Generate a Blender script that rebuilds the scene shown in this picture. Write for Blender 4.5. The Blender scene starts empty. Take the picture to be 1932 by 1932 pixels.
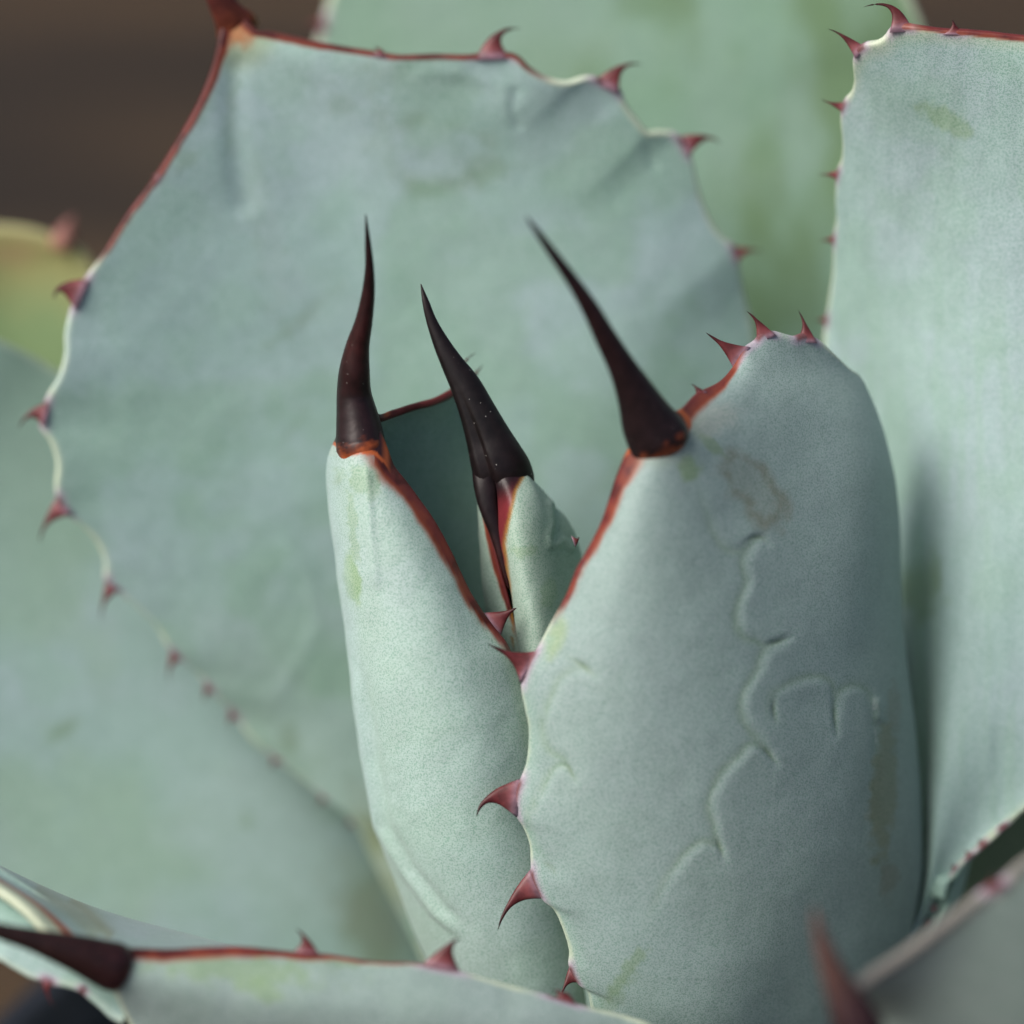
import bpy, math
import numpy as np
from mathutils import Vector, Matrix

# ------------------------------------------------------------------ camera, sky, sun, exposure
S = 0.115 / 1932.0            # metres per design unit (the plant is designed in units of about 0.06 mm)
DIST = 0.42                   # camera to the plane of sharpest focus
PITCH = math.radians(35)
CAM = np.array([0.0, -0.344, 0.46])
FWD = np.array([0.0, math.cos(PITCH), -math.sin(PITCH)])
UPV = np.array([0.0, math.sin(PITCH), math.cos(PITCH)])
RGT = np.array([1.0, 0.0, 0.0])

scene = bpy.context.scene
col = scene.collection
cam_d = bpy.data.cameras.new("camera")
cam = bpy.data.objects.new("camera", cam_d)
col.objects.link(cam)
cam.location = CAM
cam.rotation_euler = (math.pi / 2 - PITCH, 0, 0)
cam_d.sensor_width = 36
cam_d.lens = 36 * DIST / 0.115
cam_d.clip_start = 0.01
cam_d.clip_end = 200
cam_d.dof.use_dof = True
cam_d.dof.focus_distance = DIST + 10 * S
cam_d.dof.aperture_fstop = 7.2
cam_d.dof.aperture_blades = 0
scene.camera = cam

SUN_AZ, SUN_EL = math.radians(-114), math.radians(50)   # azimuth from +Y, negative towards the left
world = bpy.data.worlds.new("World")
scene.world = world
world.use_nodes = True
wn = world.node_tree.nodes
sky = wn.new("ShaderNodeTexSky")
sky.sky_type = 'NISHITA'
sky.sun_disc = False
sky.sun_elevation = SUN_EL
sky.sun_rotation = SUN_AZ
sky.air_density = 0.7
sky.dust_density = 5.0
sky.ozone_density = 0.4
world.node_tree.links.new(sky.outputs[0], wn["Background"].inputs[0])
wn["Background"].inputs[1].default_value = 0.058
sun_d = bpy.data.lights.new("sun", 'SUN')
sun_d.energy = 1.5
sun_d.angle = math.radians(40)
sun_d.color = (1.0, 0.96, 0.9)
sun = bpy.data.objects.new("sun", sun_d)
col.objects.link(sun)
sdir = Vector((math.sin(SUN_AZ) * math.cos(SUN_EL), math.cos(SUN_AZ) * math.cos(SUN_EL), math.sin(SUN_EL)))
sun.rotation_euler = sdir.to_track_quat('Z', 'Y').to_euler()
sun.location = sdir * 3
scene.view_settings.view_transform = 'Standard'
scene.view_settings.look = 'None'
scene.view_settings.exposure = 1.05
scene.view_settings.gamma = 1.0
scene.view_settings.use_curve_mapping = False


# ------------------------------------------------------------------ helpers
def wpos(P):
    """design units (right, down, depth from the focus plane) -> metres in the world"""
    P = np.asarray(P, float)
    z = DIST + P[..., 2] * S
    k = S * z / DIST
    return (CAM + ((P[..., 0] - 966) * k)[..., None] * RGT
            - ((P[..., 1] - 966) * k)[..., None] * UPV + z[..., None] * FWD)


def sstep(a, b, x):
    t = np.clip((x - a) / (b - a + 1e-9), 0, 1)
    return t * t * (3 - 2 * t)


_rng = np.random.RandomState(7)
_tab = _rng.rand(256, 256)


def vnoise(x, y):
    xi = np.floor(x).astype(int); yi = np.floor(y).astype(int)
    fx = x - xi; fy = y - yi
    fx = fx * fx * (3 - 2 * fx); fy = fy * fy * (3 - 2 * fy)
    g = lambda a, b: _tab[a % 256, b % 256]
    return ((g(xi, yi) * (1 - fx) + g(xi + 1, yi) * fx) * (1 - fy)
            + (g(xi, yi + 1) * (1 - fx) + g(xi + 1, yi + 1) * fx) * fy)


def fbm(x, y, sc, off=0.0, octv=4):
    a = 0.0; amp = 0.5; tot = 0.0; f = 1.0 / sc
    for i in range(octv):
        a = a + amp * vnoise(x * f + off + 17.3 * i, y * f + 3.1 * off + 5.7 * i)
        tot += amp; amp *= 0.5; f *= 2.03
    return a / tot


def blob(x, y, cx, cy, rx, ry, rot=0.0, ragged=0.5, off=0.0, soft=0.25):
    c, s = math.cos(math.radians(rot)), math.sin(math.radians(rot))
    dx, dy = x - cx, y - cy
    u, v = (dx * c + dy * s) / rx, (-dx * s + dy * c) / ry
    r = np.sqrt(u * u + v * v) + ragged * (fbm(x, y, min(rx, ry) * 0.7 + 4, off + cx * .01) - 0.5) * 2
    return 1 - sstep(1 - soft, 1 + soft, r)


def pdist(x, y, pts):
    """distance, signed side and parameter along a polyline"""
    pts = np.asarray(pts, float)
    best = np.full(x.shape, 1e9); side = np.zeros(x.shape); par = np.zeros(x.shape)
    seg = np.linalg.norm(np.diff(pts[:, :2], axis=0), axis=1); cum = np.r_[0, np.cumsum(seg)]
    for i in range(len(pts) - 1):
        a, b = pts[i, :2], pts[i + 1, :2]
        d = b - a; L = max(d @ d, 1e-9)
        t = np.clip(((x - a[0]) * d[0] + (y - a[1]) * d[1]) / L, 0, 1)
        qx, qy = x - a[0] - t * d[0], y - a[1] - t * d[1]
        dd = np.hypot(qx, qy)
        m = dd < best
        best = np.where(m, dd, best)
        side = np.where(m, np.sign(d[0] * (y - a[1]) - d[1] * (x - a[0])), side)
        par = np.where(m, (cum[i] + t * seg[i]) / cum[-1], par)
    return best, side, par


def stroke(x, y, pts, w, ends=0.12):
    d, s, t = pdist(x, y, pts)
    return np.exp(-(d / w) ** 2) * sstep(-0.001, ends, t) * sstep(-0.001, ends, 1 - t)


def fill_depth(pts):
    """points (x, y[, depth]); missing depths are interpolated along the curve"""
    xy = np.array([p[:2] for p in pts], float)
    cum = np.r_[0, np.cumsum(np.linalg.norm(np.diff(xy, axis=0), axis=1))]
    k = [i for i, p in enumerate(pts) if len(p) > 2]
    d = np.interp(cum, cum[k], [pts[i][2] for i in k])
    return np.c_[xy, d]


def catmull(P, n=14):
    P = np.asarray(P, float)
    E = np.vstack([2 * P[0] - P[1], P, 2 * P[-1] - P[-2]])
    out = []
    for i in range(1, len(E) - 2):
        p0, p1, p2, p3 = E[i - 1], E[i], E[i + 1], E[i + 2]
        t01 = max(np.linalg.norm((p1 - p0)[:3]), 1e-3) ** .5
        t12 = max(np.linalg.norm((p2 - p1)[:3]), 1e-3) ** .5
        t23 = max(np.linalg.norm((p3 - p2)[:3]), 1e-3) ** .5
        m1 = p2 - p1 + t12 * ((p1 - p0) / t01 - (p2 - p0) / (t01 + t12))
        m2 = p2 - p1 + t12 * ((p3 - p2) / t23 - (p3 - p1) / (t12 + t23))
        t = np.linspace(0, 1, n, endpoint=False)[:, None]
        out.append((2 * t**3 - 3 * t**2 + 1) * p1 + (t**3 - 2 * t**2 + t) * m1
                   + (-2 * t**3 + 3 * t**2) * p2 + (t**3 - t**2) * m2)
    out.append(P[-1:])
    return np.vstack(out)


def resample(C, v):
    cum = np.r_[0, np.cumsum(np.linalg.norm(np.diff(C[:, :3], axis=0), axis=1))]
    cum /= cum[-1]
    return np.stack([np.interp(v, cum, C[:, k]) for k in range(C.shape[1])], 1)


def nat_spline(xk, Y, xq):
    """natural cubic spline, Y: (..., n, 3) along axis -2"""
    n = len(xk); h = np.diff(xk)
    A = np.zeros((n, n)); A[0, 0] = A[-1, -1] = 1
    for i in range(1, n - 1):
        A[i, i - 1], A[i, i], A[i, i + 1] = h[i - 1], 2 * (h[i - 1] + h[i]), h[i]
    d = np.zeros_like(Y)
    d[:, 1:-1] = 6 * ((Y[:, 2:] - Y[:, 1:-1]) / h[1:, None] - (Y[:, 1:-1] - Y[:, :-2]) / h[:-1, None])
    M = np.einsum('ij,rjk->rik', np.linalg.inv(A), d)
    j = np.clip(np.searchsorted(xk, xq) - 1, 0, n - 2)
    a = ((xk[j + 1] - xq) / h[j])[:, None]; b = 1 - a
    hh = (h[j] ** 2 / 6)[:, None]
    return a * Y[:, j] + b * Y[:, j + 1] + ((a**3 - a) * M[:, j] + (b**3 - b) * M[:, j + 1]) * hh


def grid_normals(W):
    du = np.gradient(W, axis=1); dv = np.gradient(W, axis=0)
    n = np.cross(du, dv)
    return n / np.maximum(np.linalg.norm(n, axis=-1, keepdims=True), 1e-12)


def make_mesh(name, V, F, cols, mat, parent):
    me = bpy.data.meshes.new(name)
    me.from_pydata([tuple(v) for v in V], [], F)
    at = me.attributes.new("tint", 'FLOAT_COLOR', 'POINT')
    at.data.foreach_set("color", np.asarray(cols, np.float32).ravel())
    me.materials.append(mat)
    me.polygons.foreach_set("use_smooth", np.ones(len(me.polygons), bool))
    me.update()
    ob = bpy.data.objects.new(name, me)
    col.objects.link(ob)
    if parent is not None:
        ob.parent = parent
        ob.matrix_parent_inverse = Matrix.Identity(4) if parent.type == 'MESH' else parent.matrix_world.inverted()
    return ob


# ------------------------------------------------------------------ materials
def leaf_material():
    m = bpy.data.materials.new("waxy_leaf"); m.use_nodes = True
    nt = m.node_tree; N = nt.nodes; L = nt.links
    b = N["Principled BSDF"]
    at = N.new("ShaderNodeAttribute"); at.attribute_name = "tint"
    geo = N.new("ShaderNodeNewGeometry")
    n1 = N.new("ShaderNodeTexNoise"); n1.inputs["Scale"].default_value = 5900; n1.inputs["Detail"].default_value = 2
    n2 = N.new("ShaderNodeTexNoise"); n2.inputs["Scale"].default_value = 420; n2.inputs["Detail"].default_value = 5
    n3 = N.new("ShaderNodeTexVoronoi"); n3.inputs["Scale"].default_value = 2600
    for n in (n1, n2, n3): L.new(geo.outputs["Position"], n.inputs["Vector"])
    # wax grains: pale grains on a greener skin; alpha of the tint says how waxy it is
    r1 = N.new("ShaderNodeMapRange"); r1.inputs[1].default_value = .38; r1.inputs[2].default_value = .54
    r1.inputs[3].default_value = 0.0; r1.inputs[4].default_value = 1.0
    L.new(n1.outputs["Fac"], r1.inputs[0])
    skin = N.new("ShaderNodeMix"); skin.data_type = 'RGBA'; skin.blend_type = 'MULTIPLY'
    skin.inputs[0].default_value = 1.0
    L.new(at.outputs["Color"], skin.inputs[6]); skin.inputs[7].default_value = (.64, .765, .69, 1)
    waxc = N.new("ShaderNodeMix"); waxc.data_type = 'RGBA'; waxc.blend_type = 'MULTIPLY'; waxc.inputs[0].default_value = 1.0
    L.new(at.outputs["Color"], waxc.inputs[6]); waxc.inputs[7].default_value = (1.06, 1.05, 1.05, 1)
    mx = N.new("ShaderNodeMix"); mx.data_type = 'RGBA'
    L.new(r1.outputs[0], mx.inputs[0]); L.new(skin.outputs[2], mx.inputs[6]); L.new(waxc.outputs[2], mx.inputs[7])
    # soft bloom variation
    r2 = N.new("ShaderNodeMapRange"); r2.inputs[1].default_value = .35; r2.inputs[2].default_value = .68
    r2.inputs[3].default_value = .96; r2.inputs[4].default_value = 1.03
    L.new(n2.outputs["Fac"], r2.inputs[0])
    m2 = N.new("ShaderNodeMix"); m2.data_type = 'RGBA'; m2.blend_type = 'MULTIPLY'; m2.inputs[0].default_value = 1.0
    L.new(mx.outputs[2], m2.inputs[6]); L.new(r2.outputs[0], m2.inputs[7])
    fin = N.new("ShaderNodeMix"); fin.data_type = 'RGBA'
    L.new(at.outputs["Alpha"], fin.inputs[0]); L.new(at.outputs["Color"], fin.inputs[6]); L.new(m2.outputs[2], fin.inputs[7])
    L.new(fin.outputs[2], b.inputs["Base Color"])
    rr = N.new("ShaderNodeMapRange"); rr.inputs[3].default_value = .38; rr.inputs[4].default_value = .62
    L.new(at.outputs["Alpha"], rr.inputs[0]); L.new(rr.outputs[0], b.inputs["Roughness"])
    b.inputs["Specular IOR Level"].default_value = .35
    shm = N.new("ShaderNodeMath"); shm.operation = 'MULTIPLY'; shm.inputs[1].default_value = .12
    L.new(at.outputs["Alpha"], shm.inputs[0]); L.new(shm.outputs[0], b.inputs["Sheen Weight"])
    b.inputs["Sheen Roughness"].default_value = .5
    bp = N.new("ShaderNodeBump"); bp.inputs["Strength"].default_value = .12; bp.inputs["Distance"].default_value = .00012
    add = N.new("ShaderNodeMath"); add.operation = 'ADD'
    L.new(n1.outputs["Fac"], add.inputs[0]); L.new(n3.outputs["Distance"], add.inputs[1])
    L.new(add.outputs[0], bp.inputs["Height"]); L.new(bp.outputs[0], b.inputs["Normal"])
    return m


def horn_material():
    m = bpy.data.materials.new("horny_spine"); m.use_nodes = True
    nt = m.node_tree; N = nt.nodes; L = nt.links
    b = N["Principled BSDF"]
    at = N.new("ShaderNodeAttribute"); at.attribute_name = "tint"
    geo = N.new("ShaderNodeNewGeometry")
    n1 = N.new("ShaderNodeTexNoise"); n1.inputs["Scale"].default_value = 900; n1.inputs["Detail"].default_value = 6
    n2 = N.new("ShaderNodeTexVoronoi"); n2.inputs["Scale"].default_value = 1700
    for n in (n1, n2): L.new(geo.outputs["Position"], n.inputs["Vector"])
    r1 = N.new("ShaderNodeMapRange"); r1.inputs[1].default_value = .3; r1.inputs[2].default_value = .7
    r1.inputs[3].default_value = .55; r1.inputs[4].default_value = 1.15
    L.new(n1.outputs["Fac"], r1.inputs[0])
    mx = N.new("ShaderNodeMix"); mx.data_type = 'RGBA'; mx.blend_type = 'MULTIPLY'; mx.inputs[0].default_value = 1
    L.new(at.outputs["Color"], mx.inputs[6]); L.new(r1.outputs[0], mx.inputs[7])
    # specks of dust
    lt = N.new("ShaderNodeMath"); lt.operation = 'LESS_THAN'; lt.inputs[1].default_value = .10
    L.new(n2.outputs["Distance"], lt.inputs[0])
    sep = N.new("ShaderNodeSeparateColor"); L.new(n2.outputs["Color"], sep.inputs[0])
    gt = N.new("ShaderNodeMath"); gt.operation = 'GREATER_THAN'; gt.inputs[1].default_value = .72
    L.new(sep.outputs[0], gt.inputs[0])
    mu = N.new("ShaderNodeMath"); mu.operation = 'MULTIPLY'
    L.new(lt.outputs[0], mu.inputs[0]); L.new(gt.outputs[0], mu.inputs[1])
    m2 = N.new("ShaderNodeMath"); m2.operation = 'MULTIPLY'
    L.new(mu.outputs[0], m2.inputs[0]); L.new(at.outputs["Alpha"], m2.inputs[1])
    fin = N.new("ShaderNodeMix"); fin.data_type = 'RGBA'
    L.new(m2.outputs[0], fin.inputs[0]); L.new(mx.outputs[2], fin.inputs[6]); fin.inputs[7].default_value = (.5, .48, .45, 1)
    L.new(fin.outputs[2], b.inputs["Base Color"])
    b.inputs["Roughness"].default_value = .40
    b.inputs["Specular IOR Level"].default_value = .30
    bp = N.new("ShaderNodeBump"); bp.inputs["Strength"].default_value = .25; bp.inputs["Distance"].default_value = .0002
    L.new(n1.outputs["Fac"], bp.inputs["Height"]); L.new(bp.outputs[0], b.inputs["Normal"])
    return m


LEAF = leaf_material()
HORN = horn_material()

# colours (linear)
WAX = np.array([.352, .488, .470]); WAXB = np.array([.380, .496, .508]); WAXG = np.array([.318, .472, .405])
RUB = np.array([.185, .275, .150]); CREAM = np.array([.56, .63, .47]); LILAC = np.array([.44, .36, .47])
REDM = np.array([.135, .026, .024]); ORNG = np.array([.36, .085, .024]); DARK = np.array([.016, .008, .009])
OLIVE = np.array([.20, .22, .11]); TAN = np.array([.30, .30, .24])


def mix(a, b, f):
    f = np.asarray(f)[..., None]
    return a * (1 - f) + b * f


# ------------------------------------------------------------------ the plant
BASE = wpos([1060, 2380, 720])
plant = bpy.data.objects.new("agave_plant", None)
col.objects.link(plant)
plant.location = BASE
plant["label"] = "blue-green agave rosette with dark red terminal spines and hooked teeth along its leaf edges"
plant["category"] = "agave"
bpy.context.view_layer.update()

U_EDGE = np.array([0, .0012, .003, .006, .010, .016, .024, .034, .046])


def leaf(cols_ctrl, paint, teeth=(), nu=120, nv=240, thick=70, edge=9, relief=None, flip=False, label=None,
         red_l=0.0, red_r=0.0, cream=1.0, red_w=14, base_tint=None, post=None, tuck=None):
    """A leaf: columns of points from the tip down to the base, one margin to the other.
    Two faces with a rounded margin; the body thickens away from the designed face."""
    v = np.linspace(0, 1, nv) ** 1.15
    if tuck is not None:                            # run the tip on into the foot of its spine
        cols_ctrl = [list(fill_depth(c)) for c in cols_ctrl]
        cen = np.mean([c[0] for c in cols_ctrl], 0)
        cols_ctrl = [[np.array(tuck[:3]) + tuck[3] * (c[0] - cen)] + c for c in cols_ctrl]
    C = [resample(catmull(fill_depth(c)), v) for c in cols_ctrl]
    Y = np.stack(C, 1)
    gap = np.linalg.norm(np.diff(Y, axis=1), axis=2).mean(0) + 1
    xk = np.r_[0, np.cumsum(gap)]; xk /= xk[-1]
    mid = np.linspace(.046, .954, nu)
    u = np.r_[U_EDGE[:-1], mid, (1 - U_EDGE[:-1])[::-1]]
    G = nat_spline(xk, Y, u)                       # nv, nu, 3 in design units
    W = wpos(G)
    nrm = grid_normals(W)
    ref = nrm[nv // 3:nv * 2 // 3, len(u) // 4:len(u) // 2].reshape(-1, 3).mean(0)
    if (ref @ FWD > 0) != flip:
        nrm = -nrm
    seg = np.linalg.norm(np.diff(W, axis=1), axis=2) / S
    cl = np.concatenate([np.zeros((nv, 1)), np.cumsum(seg, 1)], 1)
    tot = cl[:, -1:]
    s = np.minimum(cl, tot - cl)
    e = np.minimum(edge, tot * .2 + .5)
    q = np.clip(s / e, 0, 1)
    h = e * np.sqrt(np.maximum(0, 1 - (1 - q) ** 2))
    body = thick * sstep(0, 1, np.clip((s - e) / (tot * .42 + 1), 0, 1)) * sstep(0, .25, v)[:, None]
    X, Yy = G[..., 0], G[..., 1]
    disp = relief(X, Yy, s) if relief is not None else 0
    Fr = W + nrm * ((h - e + disp) * S)[..., None]
    Bk = W - nrm * ((h + e + body) * S)[..., None]
    # colour
    nb = fbm(X, Yy, 260, 1.3); ng = fbm(X, Yy, 90, 4.1); nf = fbm(X, Yy, 26, 9.7)
    base = mix(WAX, WAXB, sstep(.42, .66, nb))
    base = mix(base, WAXG, sstep(.44, .68, ng) * .45)
    base = mix(base, RUB, sstep(.70, .86, nf) * .06)
    if base_tint is not None:
        base = base * np.array(base_tint)
    wax = np.ones_like(X)
    vg = v[:, None] * np.ones_like(X)
    back = base.copy()
    base, wax = paint(X, Yy, s, vg, base, wax)
    left = cl < tot * .5
    # pale horny rim
    rim = (1 - sstep(edge * .6, edge * (1.2 + 1.4 * ng), s)) * (.45 + .75 * sstep(.3, .6, fbm(X, Yy, 55, 7.7)))
    rim = np.clip(rim, 0, 1)
    base = mix(base, CREAM, rim * .8 * cream)
    wax = wax * (1 - rim * .6)
    # lilac and red by the teeth
    for t in teeth:
        cx, cy = (t[0] + t[2]) / 2, (t[1] + t[3]) / 2
        hw = math.hypot(t[2] - t[0], t[3] - t[1]) / 2
        d = np.hypot(X - cx, Yy - cy)
        near = (s < 60)
        base = mix(base, LILAC, (1 - sstep(hw * .9, hw * 1.6 + 8, d)) * (1 - sstep(10, 26, s)) * near * .8)
        base = mix(base, REDM, (1 - sstep(hw * .6, hw * 1.05 + 3, d)) * (1 - sstep(6, 16, s)) * near * .9)
    # red horny rim running down from the spine
    for side, r in ((left, red_l), (~left, red_r)):
        if r > 0:
            vv = v[:, None] * np.ones_like(X)
            ww = red_w * (2.1 - 1.5 * np.clip(vv / r, 0, 1)) * (.7 + .6 * fbm(X, Yy, 60, 5.2))
            k = (1 - sstep(ww * .75, ww * 1.15, s + 5 * (nf - .5))) * side * (1 - sstep(r * .85, r * 1.05, vv + .06 * (ng - .5)))
            o = (1 - sstep(ww * .9, ww * 1.5, s + 5 * (nf - .5))) * side * (1 - sstep(r * .85, r * 1.05, vv))
            base = mix(base, mix(ORNG, REDM, .35 + 0 * X), o)
            hue = fbm(X, Yy, 45, 8.8)
            rc = mix(REDM, REDM * .45, np.clip(sstep(.5, .62, hue) * .8 + 1 - sstep(0, r * .4, vv), 0, 1))
            base = mix(base, rc, k * (1 - .35 * sstep(.52, .36, hue) * sstep(ww * .15, ww * .5, s)))
            wax = wax * (1 - o)
    near_edge = (1 - sstep(edge * 1.5, edge * 3, s))
    cf, wf = base, wax
    cb = mix(back * np.array([.95, 1.0, .92]), base, near_edge)
    if post is not None:
        cf, wf = post(X, Yy, s, vg, cf, wf)
    nU = len(u)
    V = np.concatenate([Fr.reshape(-1, 3), Bk[:, 1:-1].reshape(-1, 3)])
    ca = np.concatenate([np.c_[cf.reshape(-1, 3), wf.ravel()],
                         np.c_[cb[:, 1:-1].reshape(-1, 3), wax[:, 1:-1].ravel()]])
    fi = np.arange(nv * nU).reshape(nv, nU)
    bi = np.empty((nv, nU), int)
    bi[:, 1:-1] = nv * nU + np.arange(nv * (nU - 2)).reshape(nv, nU - 2)
    bi[:, 0], bi[:, -1] = fi[:, 0], fi[:, -1]
    a = np.stack([fi[:-1, :-1], fi[:-1, 1:], fi[1:, 1:], fi[1:, :-1]], -1).reshape(-1, 4)
    b = np.stack([bi[:-1, :-1], bi[1:, :-1], bi[1:, 1:], bi[:-1, 1:]], -1).reshape(-1, 4)
    ends = []
    for r in (0, -1):
        for j in range(1, nU - 1):
            ends.append((fi[r, j], fi[r, j + 1], bi[r, j + 1], bi[r, j]) if j < nU - 2 else (fi[r, j], fi[r, j + 1], bi[r, j]))
        ends.append((fi[r, 0], fi[r, 1], bi[r, 1]))
    F = [tuple(map(int, q_)) for q_ in a] + [tuple(map(int, q_)) for q_ in b] + [tuple(map(int, q_)) for q_ in ends]
    ob = make_mesh("leaf", V, F, ca, LEAF, plant)
    if label:
        ob["label"] = label
    marg = np.vstack([catmull(fill_depth(cols_ctrl[0])), catmull(fill_depth(cols_ctrl[-1]))])
    for t in teeth:
        tooth(ob, marg, t)
    return ob


def tooth(parent, marg, t):
    x1, y1, x2, y2, tx, ty = t[:6]
    dz = t[6] if len(t) > 6 else 0
    hook = t[7] if len(t) > 7 else .55
    m = np.array([(x1 + x2) / 2, (y1 + y2) / 2])
    i = np.argmin(np.hypot(marg[:, 0] - m[0], marg[:, 1] - m[1]))
    D = marg[i, 2] + 6
    bl = np.array([x2 - x1, y2 - y1]); hb = np.linalg.norm(bl) / 2
    bd = bl / (2 * hb)
    tip = np.array([tx, ty]); L = np.linalg.norm(tip - m)
    nn = np.array([-bd[1], bd[0]])
    if nn @ (tip - m) < 0: nn = -nn
    p0 = np.r_[m - nn * 9, D]; p1 = np.r_[m + nn * L * hook, D + dz * .3]; p2 = np.r_[tip, D + dz]
    n, k = 18, 14
    V, ca = [], []
    for a in range(n):
        tt = (a / (n - 1)) ** .9
        c = (1 - tt) ** 2 * p0 + 2 * tt * (1 - tt) * p1 + tt * tt * p2
        tg = 2 * (1 - tt) * (p1 - p0) + 2 * tt * (p2 - p1)
        tg = tg[:2] / max(np.linalg.norm(tg[:2]), 1e-6)
        pr = np.array([-tg[1], tg[0]])
        if pr @ bd < 0: pr = -pr
        ax = bd * (1 - min(1, tt * 3)) + pr * min(1, tt * 3)
        ax /= max(np.linalg.norm(ax), 1e-6)
        w = hb * (.72 * max(0, 1 - tt / .62) ** 1.7 + .30 * (1 - tt) ** .85)
        th = min(w, max(.24 * hb, 5.5) * (1 - tt) ** .8)
        for j in range(k):
            an = 2 * math.pi * j / k
            V.append(np.r_[c[:2] + ax * w * math.cos(an), c[2] + th * math.sin(an)])
        cc = mix(np.array([.20, .055, .058]), np.array([.10, .018, .020]), sstep(.1, .4, np.array(tt)))
        cc = mix(cc, np.array([.030, .009, .010]), sstep(.4, .95, np.array(tt)))
        cc = mix(cc, LILAC * .8, .6 * (1 - sstep(.0, .18, np.array(tt))))
        ca += [np.r_[cc.ravel(), 0.0]] * k
    V.append(np.r_[tip, D + dz]); ca.append(np.r_[.05, .013, .014, 0])
    V.append(p0); ca.append(np.r_[LILAC, 0])
    F = []
    for a in range(n - 1):
        for j in range(k):
            j2 = (j + 1) % k
            F.append((a * k + j, a * k + j2, (a + 1) * k + j2, (a + 1) * k + j))
    for j in range(k):
        F.append(((n - 1) * k + j, (n - 1) * k + (j + 1) % k, n * k))
        F.append(((j + 1) % k, j, n * k + 1))
    return make_mesh("tooth", wpos(np.array(V)), F, np.array(ca), HORN, parent)


def spine(parent, path, stops, deep=.85, groove=None, k=40, per=12, name="terminal_spine", speck=.3):
    """path: (x, y, depth, width) from the tip to the base; stops: (t, colour)"""
    P = catmull(np.array(path, float), per)
    n = len(P)
    cum = np.r_[0, np.cumsum(np.linalg.norm(np.diff(P[:, :3], axis=0), axis=1))]; cum /= cum[-1]
    V, ca = [], []
    ts = np.array([q[0] for q in stops]); cs = np.array([q[1] for q in stops])
    for i in range(n):
        tg = P[min(i + 1, n - 1), :3] - P[max(i - 1, 0), :3]
        tg /= np.linalg.norm(tg)
        ax = np.cross(tg, [0, 0, 1.0]); ax /= np.linalg.norm(ax)
        up = np.cross(ax, tg)
        if up[2] > 0: up = -up          # towards the viewer's side
        w = max(P[i, 3], .8) / 2
        for j in range(k):
            an = 2 * math.pi * j / k
            r = 1.0
            if groove:
                ga, gw, gd, t0 = groove
                da = (an - math.radians(ga) + math.pi) % (2 * math.pi) - math.pi
                r -= gd * math.exp(-(da / gw) ** 2) * float(sstep(t0, t0 + .35, cum[i]))
            p = P[i, :3] + ax * w * r * math.cos(an) + up * w * deep * r * math.sin(an)
            V.append(p)
            t = cum[i] + .05 * (fbm(np.array(p[0]), np.array(p[1]), 14, 3.3) - .5) * 2
            c = np.array([np.interp(t, ts, cs[:, q]) for q in range(3)])
            ca.append(np.r_[c, speck * float(sstep(.2, .7, cum[i]))])
    V.append(P[0, :3]); ca.append(ca[0]); V.append(P[-1, :3]); ca.append(ca[-3])
    F = []
    for a in range(n - 1):
        for j in range(k):
            j2 = (j + 1) % k
            F.append((a * k + j, a * k + j2, (a + 1) * k + j2, (a + 1) * k + j))
    for j in range(k):
        F.append(((j + 1) % k, j, n * k))
        F.append(((n - 1) * k + j, (n - 1) * k + (j + 1) % k, n * k + 1))
    return make_mesh(name, wpos(np.array(V)), F, np.array(ca), HORN, parent)


BLK = (.012, .0065, .0075); MAR = (.035, .011, .012); BRN = (.075, .02, .014); ORG = (.36, .085, .026); RED = (.16, .035, .03)


def plain(x, y, s, v, c, w):
    return c, w


# ---- the broad leaf standing behind the bud
A_L = [(414, 66, 325), (404, 120), (376, 195, 335), (337, 264), (289, 341, 345), (240, 407), (195, 480), (167, 518, 350), (150, 545), (134, 584),
       (124, 630), (124, 668), (111, 714), (92, 746, 380), (78, 780), (75, 806), (94, 833), (107, 874), (104, 920, 440), (112, 958), (132, 978),
       (153, 993), (181, 1024), (197, 1062), (197, 1098, 540), (224, 1120), (264, 1153), (299, 1191), (313, 1219, 620), (338, 1247), (369, 1271), (393, 1302, 680),
       (438, 1350, 720), (475, 1400), (518, 1436, 765), (560, 1465), (609, 1507, 800), (663, 1552, 840), (720, 1660), (790, 1790, 905), (860, 1980), (930, 2260, 1000)]
A_R = [(488, 58, 325), (515, 60), (591, 78), (672, 93), (711, 99), (763, 107, 320), (826, 105), (888, 106), (930, 101), (972, 104, 318), (1000, 129), (1034, 149),
       (1076, 157), (1118, 147, 350), (1152, 158), (1172, 172), (1181, 195), (1212, 237), (1226, 250, 420), (1250, 249), (1278, 252), (1300, 280), (1312, 320, 480),
       (1326, 376), (1347, 424), (1368, 449), (1390, 466, 560), (1396, 485), (1399, 510), (1406, 550, 620), (1425, 620, 660), (1440, 760, 720), (1420, 980, 770),
       (1350, 1300, 850), (1220, 1750, 950), (1050, 2260, 1050)]
A_1 = [(432, 76, 330), (400, 260, 362), (360, 480, 410), (340, 700, 460), (400, 950, 540), (520, 1200, 650), (680, 1480, 790), (800, 1780, 900), (950, 2260, 1010)]
A_2 = [(445, 78, 332), (560, 260, 405), (690, 500, 500), (770, 800, 600), (810, 1100, 700), (860, 1500, 840), (920, 1880, 950), (985, 2260, 1020)]
A_3 = [(458, 72, 330), (760, 215, 380), (1010, 400, 475), (1110, 650, 575), (1130, 920, 675), (1090, 1300, 810), (1040, 1800, 955), (1020, 2260, 1040)]
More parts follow.
